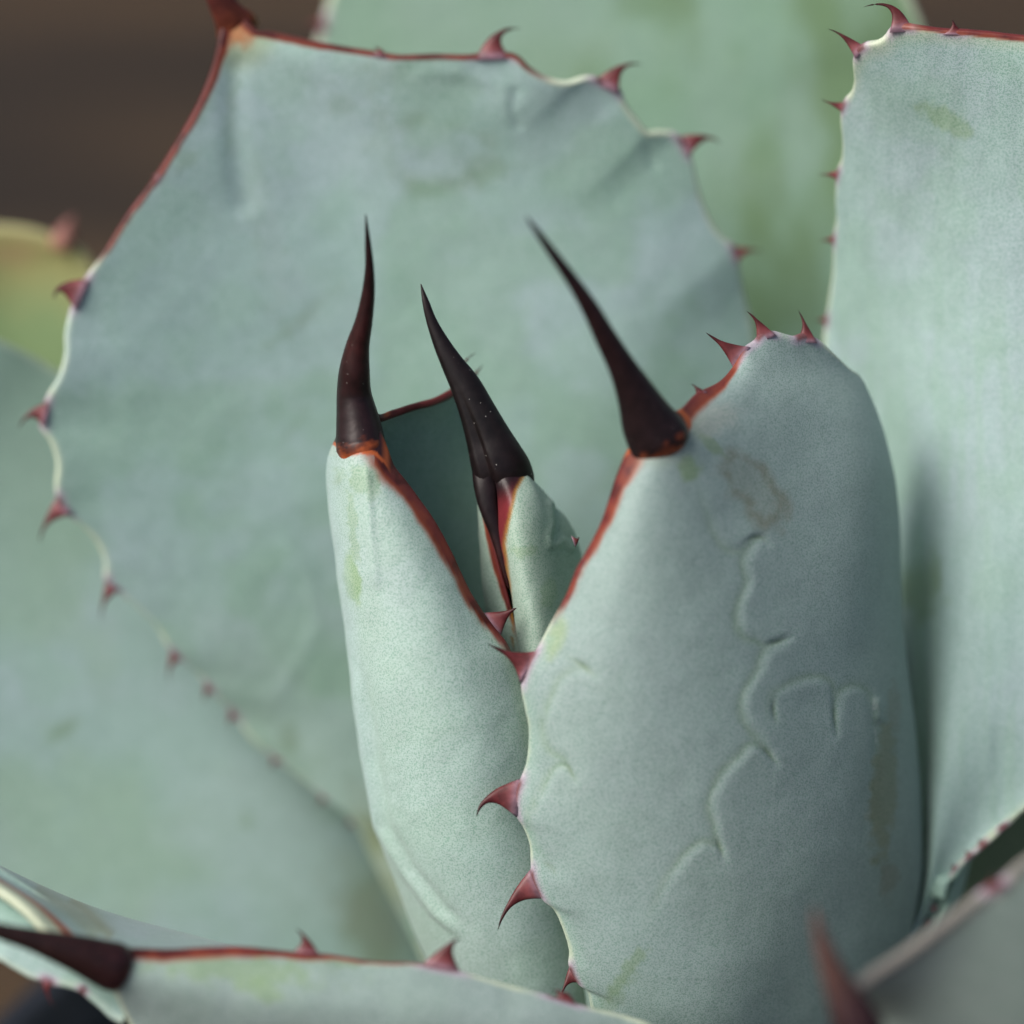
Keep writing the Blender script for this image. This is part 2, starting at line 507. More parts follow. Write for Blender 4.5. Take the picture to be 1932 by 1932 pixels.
A_teeth = [(164, 522, 136, 582, 103, 566, -10, 1.15), (89, 756, 75, 803, 34, 812, 0, .6), (104, 937, 130, 976, 75, 1027, 0, .6), (197, 1097, 224, 1119, 191, 1174, 0, .5),
           (318, 1229, 342, 1248, 320, 1290, 0, .5), (382, 1292, 402, 1310, 388, 1328, 0), (428, 1342, 448, 1360, 433, 1376, 0), (508, 1428, 530, 1444, 510, 1452, 0),
           (600, 1500, 620, 1514, 600, 1524, 0), (655, 1546, 668, 1560, 652, 1566, 0), (895, 106, 962, 103, 984, 54, 0, .75), (1122, 148, 1172, 170, 1213, 122, 0, .7),
           (1282, 254, 1306, 292, 1361, 273, 0, .8), (1386, 462, 1397, 492, 1441, 476, 0, .6), (300, 318, 286, 343, 284, 333, 0), (701, 96, 735, 101, 704, 89, 0)]


def A_relief(x, y, s):
    d = 6 * stroke(x, y, [(445, 90), (440, 180), (445, 300), (470, 420)], 26) * -1
    d += 2.2 * stroke(x, y, [(770, 160), (800, 135), (880, 140), (950, 165), (962, 210), (950, 240)], 16)
    d -= 3.5 * stroke(x, y, [(975, 160), (965, 210), (985, 250)], 8)
    d -= 3 * stroke(x, y, [(1215, 245), (1228, 290), (1235, 330)], 7)
    d += 1.8 * stroke(x, y, [(520, 1000), (580, 1080), (600, 1180), (540, 1290), (500, 1330)], 16)
    d += 10 * (fbm(x, y, 230, 2.2) - .5)
    return d


def A_paint(x, y, s, v, c, w):
    c = c * np.array([1.05, 1.06, 1.07])
    r = .75 * blob(x, y, 825, 300, 108, 66, 8, .55, 1, .35) * (1 - blob(x, y, 812, 284, 90, 50, 8, .7, 3, .4))
    r = np.maximum(r, .55 * blob(x, y, 905, 325, 46, 26, -30, .9, 2, .6))
    r = np.maximum(r, .30 * blob(x, y, 725, 260, 16, 80, -14, 1.1, 5, .6))
    r = np.maximum(r, .50 * blob(x, y, 575, 600, 60, 12, -42, .9, 6, .6))
    r = np.maximum(r, .35 * blob(x, y, 520, 640, 34, 8, -30, .9, 26, .6))
    r = np.maximum(r, .45 * blob(x, y, 640, 200, 24, 22, 0, 1.0, 7, .6))
    r = np.maximum(r, .40 * blob(x, y, 350, 305, 26, 14, -40, .8, 8, .6))
    r = np.maximum(r, .45 * blob(x, y, 730, 130, 46, 22, 10, 1.1, 9, .6))
    r = np.maximum(r, .35 * blob(x, y, 440, 180, 12, 100, 4, 1.0, 9, .6))
    r = np.maximum(r, .28 * blob(x, y, 500, 440, 26, 130, -14, 1.4, 11, .6))
    r = np.maximum(r, .30 * blob(x, y, 1180, 880, 120, 14, -38, 1.0, 12, .6))
    r = np.maximum(r, .35 * blob(x, y, 560, 800, 36, 7, -50, .8, 14, .6))
    c = mix(c, RUB, r * .75)
    c = mix(c, np.array([.30, .42, .28]), sstep(900, 1400, y) * .35)
    c = mix(c, OLIVE, .8 * blob(x, y, 740, 1700, 40, 190, -18, .5, 15, .5))
    c = mix(c, RUB, .7 * blob(x, y, 545, 1395, 20, 26, 0, .5, 16, .5))
    c = mix(c, WAXB * 1.12, .5 * blob(x, y, 815, 285, 80, 46, 10, .9, 3, .6))
    c = mix(c, WAXB * 1.10, .45 * blob(x, y, 860, 150, 110, 40, 8, .9, 31, .6))
    c = mix(c, WAXB * 1.08, .4 * blob(x, y, 1060, 230, 90, 90, 0, .9, 33, .6))
    c = mix(c, WAXB * 1.08, .4 * sstep(.5, .7, fbm(x, y * .6, 120, 21.0)))
    c = mix(c, WAXG * np.array([.90, .95, .86]), .5 * sstep(.48, .66, fbm(x, y, 160, 41.0)))
    c = mix(c, WAXB * 1.05, .45 * blob(x, y, 520, 470, 25, 130, -15, 1., 13))
    # warm skin at the foot of the spine
    d = np.hypot(x - 450, y - 60)
    c = mix(c, np.array([.34, .40, .22]), .6 * (1 - sstep(40, 95, d)))
    c = mix(c, np.array([.40, .135, .04]), .85 * (1 - sstep(14, 44, d + 26 * (fbm(x, y, 14, 2) - .5))))
    return c, w


LA = leaf([A_L, A_1, A_2, A_3, A_R], A_paint, A_teeth, nu=150, nv=360, thick=80, edge=8, relief=A_relief, red_l=.20, red_r=.20, red_w=10, tuck=(436, 18, 330, .4))
spine(LA, [(362, -190, 240, 2), (382, -95, 275, 30), (402, -30, 300, 44), (418, 4, 316, 52), (432, 28, 330, 62), (444, 46, 346, 80), (452, 60, 366, 84)],
      [(0, BLK), (.45, (.045, .012, .012)), (.7, (.09, .022, .018)), (.88, (.14, .034, .018)), (1, (.32, .085, .022))], deep=.42)

# ---- greener leaf behind it
B_L = [(1150, -480, 820), (900, -420, 850), (740, -250, 900), (655, -90, 950), (618, 0, 980), (592, 90, 1010), (560, 400, 1120), (600, 850, 1200), (780, 1600, 1230), (1010, 2260, 1160)]
B_R = [(1170, -480, 820), (1450, -380, 830), (1640, -180, 860), (1722, 0, 900), (1752, 80, 930), (1790, 350, 990), (1740, 850, 1080), (1480, 1600, 1160), (1120, 2260, 1160)]
B_2 = [(1160, -475, 825), (1160, -200, 910), (1170, 200, 1000), (1180, 700, 1080), (1130, 1500, 1180), (1070, 2260, 1180)]


def B_paint(x, y, s, v, c, w):
    c = mix(c * np.array([.66, .745, .60]), np.array([.145, .235, .11]), .8 * sstep(.42, .68, fbm(x, y * .5, 170, 6.6)))
    c = mix(c, np.array([.31, .44, .37]), .5 * blob(x, y, 900, 60, 260, 120, 0, .5, 3, .5))
    return c, w


LB = leaf([B_L, B_2, B_R], B_paint, [(618, 30, 604, 62, 566, 60, 0)], nu=90, nv=160, thick=90, edge=10)

# ---- the upright leaf at the right
C_L = [(2130, 82, -70), (2040, 78), (1932, 66, -10), (1870, 60), (1824, 57, 0), (1782, 56), (1723, 50, 15), (1698, 48), (1680, 53, 35), (1672, 66), (1657, 78),
       (1632, 83, 60), (1616, 92), (1608, 112), (1610, 150), (1604, 174), (1590, 190, 175), (1584, 215), (1588, 270), (1585, 303), (1577, 322, 280), (1575, 376),
       (1577, 410), (1571, 442, 370), (1570, 504), (1563, 557), (1555, 606, 480), (1552, 660), (1560, 760, 520), (1590, 1000, 525), (1600, 1300, 525), (1560, 1750, 565), (1280, 2300, 720)]
C_R = [(2150, 84, -70), (2260, 160, -80), (2330, 350, -60), (2350, 700, 0), (2260, 1080, 150), (2080, 1380, 270), (1932, 1528, 300), (1890, 1556), (1848, 1587, 312),
       (1824, 1608), (1798, 1634), (1780, 1662, 345), (1759, 1712), (1726, 1782, 410), (1650, 1930, 490), (1420, 2300, 700)]
C_1 = [(2134, 86, -68), (1880, 170, 40), (1730, 330, 190), (1680, 620, 370), (1695, 950, 500), (1712, 1250, 545), (1690, 1550, 570), (1640, 1800, 600), (1310, 2300, 730)]
C_2 = [(2140, 90, -66), (2010, 260, 40), (1900, 560, 200), (1850, 880, 290), (1806, 1220, 305), (1762, 1520, 310), (1728, 1720, 370), (1340, 2300, 710)]
C_3 = [(2146, 88, -68), (2160, 320, 10), (2090, 700, 150), (1990, 1050, 255), (1890, 1380, 290), (1790, 1610, 325), (1735, 1745, 375), (1380, 2300, 705)]
C_teeth = [(1780, 56, 1822, 58, 1796, 36, -5, .5), (1678, 53, 1722, 50, 1627, 14, 0, .75), (1630, 84, 1608, 104, 1561, 55, 0, .7), (1590, 190, 1584, 212, 1548, 187, 0, .6),
           (1578, 318, 1576, 342, 1543, 330, 0), (1571, 440, 1570, 464, 1545, 456, 0), (1556, 592, 1554, 616, 1536, 604, 0),
           (1897, 1550, 1882, 1562, 1884, 1551, 0), (1855, 1581, 1842, 1593, 1844, 1582, 0), (1830, 1602, 1818, 1614, 1818, 1604, 0), (1803, 1628, 1792, 1641, 1792, 1631, 0),
           (1784, 1655, 1777, 1669, 1775, 1659, 0), (1762, 1704, 1755, 1720, 1753, 1710, 0), (1750, 1730, 1742, 1748, 1741, 1736, 0)]


def C_relief(x, y, s):
    return 12 * (fbm(x, y * .45, 150, 8.2) - .5) + 3 * (fbm(x, y * .08, 22, 3.2) - .5)


def C_paint(x, y, s, v, c, w):
    c = c * np.array([.94, .945, .95])
    c = mix(c, RUB * 1.25, .55 * blob(x, y, 1790, 225, 60, 20, 28, .6, 3))
    st = fbm(x, y * .06, 16, 2.5)
    c = mix(c, WAXG * .95, .45 * sstep(.5, .7, st) * sstep(350, 700, y))
    c = mix(c, RUB, .6 * blob(x, y, 1740, 1105, 34, 60, 10, .8, 3, .5))
    c = mix(c, np.array([.42, .50, .36]), .5 * (1 - sstep(8, 46, s)) * sstep(1300, 1500, y))
    c = mix(c, np.array([.40, .45, .33]), .55 * (1 - sstep(12, 50, s)) * (1 - sstep(120, 200, y)))
    return c, w


LC = leaf([C_L, C_1, C_2, C_3, C_R], C_paint, C_teeth, nu=130, nv=300, thick=95, edge=8, relief=C_relief, red_l=.15, red_w=9, label="tall pale upright leaf with a flat-topped toothed end")

# ---- leaf added in place of the upright one's dark olive underside and black gap
Q_L = [(2420, 1230, 620), (2250, 1200, 640), (2080, 1290, 680), (1950, 1420, 720), (1830, 1560, 770), (1700, 1760, 820), (1400, 2320, 860)]
Q_R = [(2440, 1370, 620), (2460, 1600, 560), (2300, 1850, 560), (2050, 2080, 640), (1800, 2280, 740), (1500, 2460, 820)]
Q_2 = [(2430, 1350, 620), (2280, 1520, 650), (2090, 1680, 700), (1900, 1840, 750), (1700, 2040, 800), (1440, 2390, 850)]


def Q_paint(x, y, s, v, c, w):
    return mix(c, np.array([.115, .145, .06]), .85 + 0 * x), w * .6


LQ = leaf([Q_L, Q_2, Q_R], Q_paint, [], nu=70, nv=120, thick=80, edge=10, label="added dark olive leaf standing in for the underside of the upright leaf")

# ---- leaf spreading to the left, under the broad one
D_L = [(-480, 560, 430), (-300, 520, 520), (-120, 580, 600), (0, 640, 670), (100, 692, 740), (280, 830, 830), (560, 1180, 930), (820, 1750, 1040), (950, 2270, 1080)]
D_R = [(-500, 590, 430), (-600, 900, 400), (-480, 1300, 460), (-180, 1650, 600), (150, 1850, 720), (500, 2050, 850), (850, 2290, 990)]
D_2 = [(-490, 575, 430), (-280, 820, 560), (0, 1030, 690), (280, 1270, 790), (540, 1560, 870), (740, 1880, 950), (900, 2280, 1040)]


def D_paint(x, y, s, v, c, w):
    c = mix(c, np.array([.31, .445, .35]), .6 * sstep(.40, .6, fbm(x, y, 230, 3.9)))
    c = mix(c, WAXB * 1.06, .7 * blob(x, y, 520, 1600, 190, 130, 40, .6, 4, .6))
    c = mix(c, RUB, .55 * blob(x, y, 120, 1378, 40, 12, -32, .6, 3, .5))
    c = mix(c, RUB, .4 * blob(x, y, 465, 1550, 12, 14, 0, .6, 3, .5))
    c = mix(c, OLIVE, .55 * blob(x, y, 700, 1740, 60, 110, -15, .6, 3, .6))
    return c, w


LD = leaf([D_L, D_2, D_R], D_paint, [], nu=100, nv=180, thick=90, edge=10)

# ---- yellowing old leaf tip further back at the left
E_L = [(110, 452, 1080), (60, 436, 1070), (-40, 432, 1060), (-220, 520, 1040), (-260, 760, 1060), (-60, 1200, 1150), (400, 1800, 1260), (880, 2290, 1180)]
E_R = [(128, 456, 1090), (160, 480, 1100), (186, 530, 1120), (215, 640, 1150), (300, 850, 1200), (500, 1250, 1280), (780, 1850, 1300), (960, 2290, 1200)]
E_2 = [(119, 458, 1085), (60, 520, 1120), (40, 700, 1160), (140, 1000, 1220), (420, 1500, 1300), (700, 1950, 1310), (920, 2290, 1195)]


def E_paint(x, y, s, v, c, w):
    c = mix(np.array([.23, .33, .16]) + 0 * c, np.array([.42, .38, .16]), 1 - sstep(450, 640, y + 90 * (fbm(x, y, 80, 2) - .5)))
    c = mix(c, np.array([.46, .30, .17]), .5 * blob(x, y, 20, 480, 50, 26, 0, .5, 2, .6))
    return c, w * .5


LE = leaf([E_L, E_2, E_R], E_paint, [], nu=60, nv=120, thick=80, edge=12, cream=.2, label="older leaf with a yellowing tip")
spine(LE, [(140, 405, 1085, 4), (128, 428, 1085, 26), (118, 452, 1085, 44), (114, 470, 1088, 40)], [(0, (.16, .07, .06)), (.6, (.28, .12, .10)), (1, (.35, .18, .12))])

# ---- left bud leaf
N_0 = [(722, 818, -22), (734, 846), (746, 876), (769, 905), (799, 947), (829, 992), (850, 1031), (870, 1075), (894, 1123), (914, 1153, 8), (930, 1176), (946, 1195), (961, 1215, 16),
       (978, 1262, 25), (1010, 1400, 40), (1050, 1600, 80), (1110, 1900, 200), (1110, 2250, 420)]
N_1 = [(700, 842, -42), (742, 960, -58), (790, 1080, -62), (840, 1230, -55), (892, 1420, -28), (945, 1650, 40), (1010, 1900, 150), (1060, 2250, 410)]
N_2 = [(668, 846, -44), (684, 980, -48), (722, 1180, -40), (770, 1380, -15), (830, 1620, 50), (900, 1860, 160), (1010, 2250, 420)]
N_3 = [(644, 838, -18), (634, 940, 22), (658, 1130, 42), (694, 1340, 66), (745, 1560, 110), (815, 1770, 190), (990, 2250, 460)]
N_4 = [(636, 824, 14), (616, 900, 112), (626, 1010, 146), (650, 1180, 168), (673, 1364, 190), (714, 1566, 226), (770, 1730, 275), (860, 1930, 350), (980, 2250, 520)]
N_5 = [(650, 806, 46), (646, 850, 200), (676, 1000, 285), (712, 1200, 320), (745, 1400, 335), (800, 1650, 360), (985, 2250, 580)]
N_6 = [(686, 790, 52), (742, 786, 170), (790, 900, 285), (820, 1100, 360), (860, 1400, 395), (910, 1700, 440), (1000, 2250, 610)]
N_7 = [(718, 780, 44), (745, 772, 70), (797, 756, 110), (820, 750, 128), (853, 731, 165), (886, 704, 215), (925, 770, 290), (955, 940, 350), (980, 1200, 385), (1000, 1600, 440), (1015, 2250, 600)]
N_teeth = [(913, 1151, 950, 1200, 975, 1147, -8, .75), (862, 728, 892, 702, 900, 664, 0, .6), (880, 706, 900, 722, 912, 688, 0, .5)]


def N_relief(x, y, s):
    front = (y > 860)
    d = 5 * stroke(x, y, [(690, 870), (700, 1000), (712, 1120)], 9) * front
    d += 7 * stroke(x, y, [(668, 1240), (690, 1430), (716, 1560), (760, 1640), (820, 1720), (880, 1775)], 9) * front
    d -= 5 * stroke(x, y, [(684, 1240), (706, 1430), (734, 1560), (780, 1640), (840, 1715), (890, 1760)], 10) * front
    d += 8 * (fbm(x, y, 130, 5.5) - .5)
    return d


def N_paint(x, y, s, v, c, w):
    c = mix(c * 1.03, np.array([.41, .53, .475]), .5)
    c = mix(c, RUB * 1.5, .8 * blob(x, y, 664, 1092, 14, 52, -10, .5, 3))
    c = mix(c, RUB * 1.3, .45 * blob(x, y, 680, 905, 34, 30, 0, 1.0, 4))
    c = mix(c, RUB * 1.3, .40 * blob(x, y, 667, 1000, 9, 70, -6, .9, 4))
    c = mix(c, RUB * 1.4, .35 * (1 - sstep(15, 42, s)) * sstep(870, 950, y))
    c = mix(c, WAXB * 1.08, .55 * (1 - sstep(0, 30, np.abs(x - (612 + (y - 850) * .13)))) * (y > 860))
    return c, w


def N_post(x, y, s, v, c, w):
    # collar under the spine
    line = np.interp(x, [615, 637, 665, 701, 725, 745], [826, 835, 850, 848, 866, 900]) + 8 * (fbm(x, y, 10, 4) - .5)
    col_ = 1 - sstep(-2, 3, y - line)
    org = (1 - sstep(7, 11, y - line)) * (1 - sstep(726, 740, x))
    pale = (1 - sstep(11, 34, y - line))
    f = (s > -1)
    c = mix(c, np.array([.42, .45, .42]), pale * .35 * f * (x < 706))
    c = mix(c, np.array(ORG) * 1.15, org * f)
    c = mix(c, np.array([.03, .012, .014]), col_ * f * (1 - sstep(716, 732, x)))
    w = w * (1 - org)
    return c, w


LN = leaf([N_0, N_1, N_2, N_3, N_4, N_5, N_6, N_7], N_paint, N_teeth, nu=190, nv=340, thick=14, edge=7, relief=N_relief, red_l=.33, red_r=.2, red_w=24, cream=.5, post=N_post, tuck=(676, 775, 2, .55))
spine(LN, [(690, 404, -190, 2), (694, 455, -165, 11), (697, 503, -140, 17), (695, 551, -112, 25), (686, 608, -82, 34), (675, 652, -56, 45), (669, 697, -34, 58), (668, 742, -10, 66),
           (674, 786, -2, 80), (678, 815, 0, 89), (680, 834, 0, 93), (682, 846, 0, 94), (683, 851, 2, 84), (684, 853, 4, 56)],
      [(0, BLK), (.3, (.022, .006, .007)), (.55, (.036, .009, .009)), (.75, (.018, .008, .009)), (.955, (.02, .009, .011)), (.985, (.22, .05, .018)), (1, ORG)], deep=1.08)

# ---- furled bud leaf in the middle
M_0 = [(926, 878, 55), (936, 935, 58), (941, 1010, 62), (952, 1069, 68), (961, 1108, 72), (969, 1168, 80), (985, 1300, 100), (1010, 1700, 250), (1050, 2250, 500)]
M_1 = [(955, 884, 54), (966, 960, 20), (985, 1080, 25), (1008, 1200, 45), (1030, 1400, 100), (1040, 1700, 250), (1055, 2250, 500)]
M_2 = [(980, 887, 62), (1008, 960, 36), (1032, 1080, 52), (1050, 1220, 75), (1060, 1400, 130), (1070, 1700, 280), (1065, 2250, 520)]
M_3 = [(994, 888, 72), (1032, 955, 86), (1062, 1040, 112), (1088, 1150, 140), (1100, 1400, 180), (1090, 1700, 320), (1075, 2250, 540)]
M_4 = [(988, 884, 106), (1034, 936, 150), (1086, 1008, 190), (1112, 1150, 230), (1120, 1400, 260), (1080, 2250, 560)]
M_5 = [(950, 880, 126), (975, 930, 200), (1010, 1000, 250), (1020, 1150, 285), (1020, 1400, 300), (1070, 2250, 580)]
M_6 = [(906, 884, 106), (906, 950, 156), (916, 1040, 186), (926, 1150, 206), (950, 1400, 240), (1060, 2250, 560)]
M_7 = [(894, 890, 78), (901, 945, 98), (910, 1025, 112), (916, 1100, 126), (930, 1200, 140), (960, 1400, 180), (1050, 2250, 520)]
M_8 = [(904, 896, 62), (921, 990, 76), (938, 1060, 82), (953, 1115, 86), (965, 1160, 90), (976, 1200, 98), (990, 1400, 140), (1045, 2250, 510)]


def M_relief(x, y, s):
    d = 5 * stroke(x, y, [(1035, 940), (1042, 985), (1036, 1020), (1042, 1040)], 7)
    d -= 5 * stroke(x, y, [(1048, 950), (1052, 990), (1043, 1025)], 6)
    d += 5 * stroke(x, y, [(1048, 1030), (1062, 1018), (1080, 1040)], 7)
    return d + 4 * (fbm(x, y, 60, 5.5) - .5)


def M_paint(x, y, s, v, c, w):
    c = mix(c, np.array([.37, .47, .37]), .6)
    c = mix(c, RUB * 1.3, .4 * blob(x, y, 1035, 1120, 14, 26, 10, .8, 4))
    c = mix(c, RUB * 1.3, .4 * blob(x, y, 985, 1040, 24, 10, 0, .8, 5))
    return c, w


def M_post(x, y, s, v, c, w):
    # red wedge by the seam
    lx = np.interp(y, [870, 888, 926, 980, 1025, 1108, 1180], [1000, 994, 973, 961, 952, 962, 966])
    rt = (s < 90) & (x > 900)
    k = 1 - sstep(-7, 1, x - lx + 5 * (fbm(x, y, 9, 3) - .5))
    gx = np.interp(y, [860, 896, 990, 1060, 1115, 1180], [880, 915, 930, 945, 957, 966])
    k = k * (v < .30) * (x > gx)
    c = mix(c, np.array([.33, .16, .03]), (1 - sstep(0, 5, x - lx)) * (v < .3) * (x > gx))
    red = mix(np.array([.17, .024, .030]), np.array([.014, .006, .008]), 1 - sstep(905, 960, y + (x - 960) * .6 + 10 * (fbm(x, y, 8, 2) - .5)))
    c = c * (1 - k[..., None]) + red * k[..., None]
    return c, w * (1 - k)


LM = leaf([M_0, M_1, M_2, M_3, M_4, M_5, M_6, M_7, M_8], M_paint, [(1086, 1008, 1094, 1030, 1092, 1012, 0)], nu=150, nv=240, thick=6, edge=4, relief=M_relief, red_r=.24, red_w=12, cream=.3, post=M_post, tuck=(930, 830, 72, .6),
          label="tightly furled young leaf at the heart of the rosette")
spine(LM, [(794, 536, 40, 2), (803, 569, 40, 13), (814, 605, 42, 20), (832, 646, 44, 31), (853, 685, 47, 43), (878, 727, 52, 58), (901, 777, 58, 70), (921, 825, 66, 86), (936, 862, 70, 102),
           (948, 892, 80, 112), (958, 925, 106, 104), (962, 950, 130, 70)],
      [(0, BLK), (.6, (.010, .0075, .0075)), (.9, (.012, .006, .007)), (1, (.02, .006, .008))], deep=.6, groove=(122, .16, .30, .35), speck=.9)
spine(LM, [(960, 1112, 80, 2), (950, 1066, 74, 14), (936, 1005, 70, 26), (920, 945, 66, 40), (914, 895, 71, 46), (910, 850, 88, 32), (902, 800, 96, 10)],
      [(0, (.05, .012, .012)), (.4, BLK), (1, BLK)], deep=.62, speck=.9, name="spine_root")

# ---- the big cupped leaf at the right of the bud
K_0 = [(1186, 832, -205), (1172, 865), (1158, 900), (1131, 983, -180), (1101, 1042), (1084, 1072), (1065, 1120), (1035, 1174), (1014, 1215, -125), (994, 1248), (980, 1290), (987, 1338), (993, 1365),
       (994, 1399, -80), (989, 1441), (979, 1468), (968, 1505), (970, 1538, -45), (984, 1562), (996, 1594), (998, 1625, -22), (1000, 1655), (1020, 1698), (1041, 1716, -8), (1059, 1754),
       (1071, 1796), (1070, 1822, 10), (1088, 1858), (1104, 1868), (1112, 1900, 30), (1130, 2000, 90), (1170, 2300, 320)]
K_1 = [(1212, 845, -228), (1185, 1000, -232), (1140, 1200, -205), (1112, 1400, -158), (1118, 1600, -98), (1165, 1790, -40), (1215, 1960, 35), (1260, 2300, 330)]
K_2 = [(1245, 846, -234), (1290, 1000, -210), (1320, 1250, -172), (1325, 1500, -118), (1328, 1750, -42), (1345, 1960, 45), (1330, 2300, 340)]
K_3 = [(1274, 836, -222), (1420, 920, -105), (1508, 1100, -50), (1540, 1350, -10), (1535, 1600, 25), (1505, 1800, 80), (1465, 2000, 165), (1400, 2300, 390)]
K_4 = [(1288, 820, -205), (1500, 760, 5), (1634, 890, 100), (1672, 1150, 165), (1692, 1400, 195), (1690, 1620, 215), (1650, 1830, 245), (1500, 2300, 460)]
K_5 = [(1290, 800, -195), (1466, 696, 16), (1624, 752, 150), (1688, 905, 245), (1702, 1180, 310), (1732, 1480, 345), (1730, 1680, 365), (1672, 1900, 400), (1520, 2300, 530)]
K_6 = [(1276, 772, -185), (1316, 738, -120), (1357, 716, -60), (1380, 690, -12), (1404, 653, 0), (1423, 640, 14), (1440, 624, 22), (1462, 624, 30), (1500, 635, 48), (1520, 630), (1545, 640, 80), (1573, 664, 108),
       (1601, 691, 150), (1620, 704), (1636, 738, 225), (1640, 810, 320), (1600, 950, 420), (1545, 1200, 465), (1530, 1500, 485), (1510, 1850, 520), (1480, 2300, 600)]
K_teeth = [(1012, 1222, 974, 1284, 918, 1214, -15, .35), (979, 1466, 966, 1540, 899, 1542, -10, .8), (996, 1640, 1022, 1699, 939, 1757, -8, .55), (1068, 1824, 1091, 1860, 1059, 1880, -10, .4),
           (1308, 744, 1330, 732, 1303, 724, 0), (1378, 692, 1408, 650, 1331, 627, -6, .6), (1423, 640, 1462, 625, 1408, 587, -4, .6), (1500, 636, 1543, 639, 1505, 584, 0, .45)]
# the edges of earlier leaves pressed into this one: the skin stands a little higher inside each outline
IMP1 = [(1322, 850), (1324, 885), (1330, 921), (1341, 970), (1357, 1010), (1385, 1030), (1401, 1027), (1423, 1011), (1437, 1011), (1450, 1026), (1439, 1021), (1423, 1032), (1409, 1055), (1409, 1074),
        (1415, 1096), (1407, 1123), (1398, 1151), (1396, 1172), (1404, 1192), (1428, 1200), (1445, 1211), (1465, 1208), (1491, 1202), (1464, 1220), (1446, 1232), (1434, 1267), (1414, 1300), (1405, 1330),
        (1409, 1352), (1423, 1379), (1441, 1402), (1467, 1444), (1440, 1420), (1421, 1411), (1398, 1433), (1368, 1461), (1350, 1496), (1344, 1521), (1352, 1548), (1355, 1575), (1366, 1619), (1350, 1602),
        (1327, 1596), (1297, 1616), (1273, 1649), (1254, 1680), (1230, 1735), (1205, 1790)]
IMP2 = [(1468, 1390), (1464, 1373), (1457, 1349), (1459, 1321), (1478, 1302), (1508, 1289), (1538, 1283), (1557, 1291), (1566, 1308), (1571, 1335), (1575, 1390), (1580, 1330), (1590, 1308), (1609, 1298),
        (1628, 1305), (1636, 1327), (1642, 1362), (1644, 1403), (1639, 1458), (1630, 1500)]
IMP3 = [(1050, 1190), (1061, 1217), (1081, 1232), (1106, 1250), (1124, 1278), (1101, 1268), (1081, 1269), (1059, 1287), (1046, 1319), (1034, 1354), (1032, 1379), (1044, 1411), (1071, 1431), (1087, 1476),
        (1071, 1451), (1054, 1453), (1036, 1478), (1019, 1510), (1005, 1543), (1009, 1568), (1021, 1597), (1039, 1620), (1050, 1650), (1036, 1643), (1021, 1640), (1012, 1660)]
REGIONS = [(IMP1, [(1230, 1850), (1720, 1850), (1720, 850)], 3.2, 70), (IMP2, [(1610, 1700), (1440, 1700)], 2.8, 50), (IMP3, [(1030, 1720), (1300, 1720), (1300, 1190)], 3.0, 42)]


CUSP = [[(1398, 1026), (1423, 1013), (1438, 1014), (1450, 1027)], [(1440, 1216), (1462, 1212), (1491, 1203)], [(1430, 1396), (1450, 1420), (1467, 1446)], [(1350, 1570), (1358, 1596), (1367, 1622)],
        [(1571, 1310), (1573, 1340), (1575, 1392)], [(1462, 1306), (1458, 1335), (1464, 1375)], [(1072, 1240), (1100, 1258), (1124, 1282)], [(1050, 1436), (1072, 1448), (1088, 1480)], [(1022, 1622), (1038, 1634), (1051, 1656)]]


def inside(x, y, poly):
    r = np.zeros(x.shape, bool)
    for (x1, y1), (x2, y2) in zip(poly, poly[1:] + poly[:1]):
        if y1 != y2:
            r ^= ((y1 > y) != (y2 > y)) & (x < (x2 - x1) * (y - y1) / (y2 - y1) + x1)
    return r


def imprint(x, y, path, close):
    """signed distance to the outline (inside positive) and a fade at its two ends"""
    pth = [tuple(q) for q in catmull(np.array(path, float), 3)]
    wx, wy = 10 * (fbm(x, y, 30, 1.9) - .5), 10 * (fbm(x, y, 30, 12.9) - .5)
    x, y = x + wx, y + wy
    d, sd, t = pdist(x, y, pth)
    far = np.minimum(np.hypot(x - pth[0][0], y - pth[0][1]), np.hypot(x - pth[-1][0], y - pth[-1][1]))
    return np.where(inside(x, y, pth + close), d, -d), sstep(5, 240 if len(path) > 40 else 130, far)


def K_relief(x, y, s):
    out = np.zeros_like(x)
    for path, close, amp, decay in REGIONS:
        sg, e = imprint(x, y, path, close)
        out += amp * sstep(-10, 14, sg) * np.exp(-np.maximum(sg, 0) / decay) * e
        out -= .5 * np.exp(-((sg + 9) / 10) ** 2) * e
    for n in CUSP:
        out -= 2.6 * stroke(x, y, n, 5, .5)
    out += 5 * stroke(x, y, [(1650, 1310), (1656, 1340), (1656, 1370)], 9, .3)
    out += 7 * (fbm(x, y, 170, 4.4) - .5)
    return out * sstep(3, 14, s)


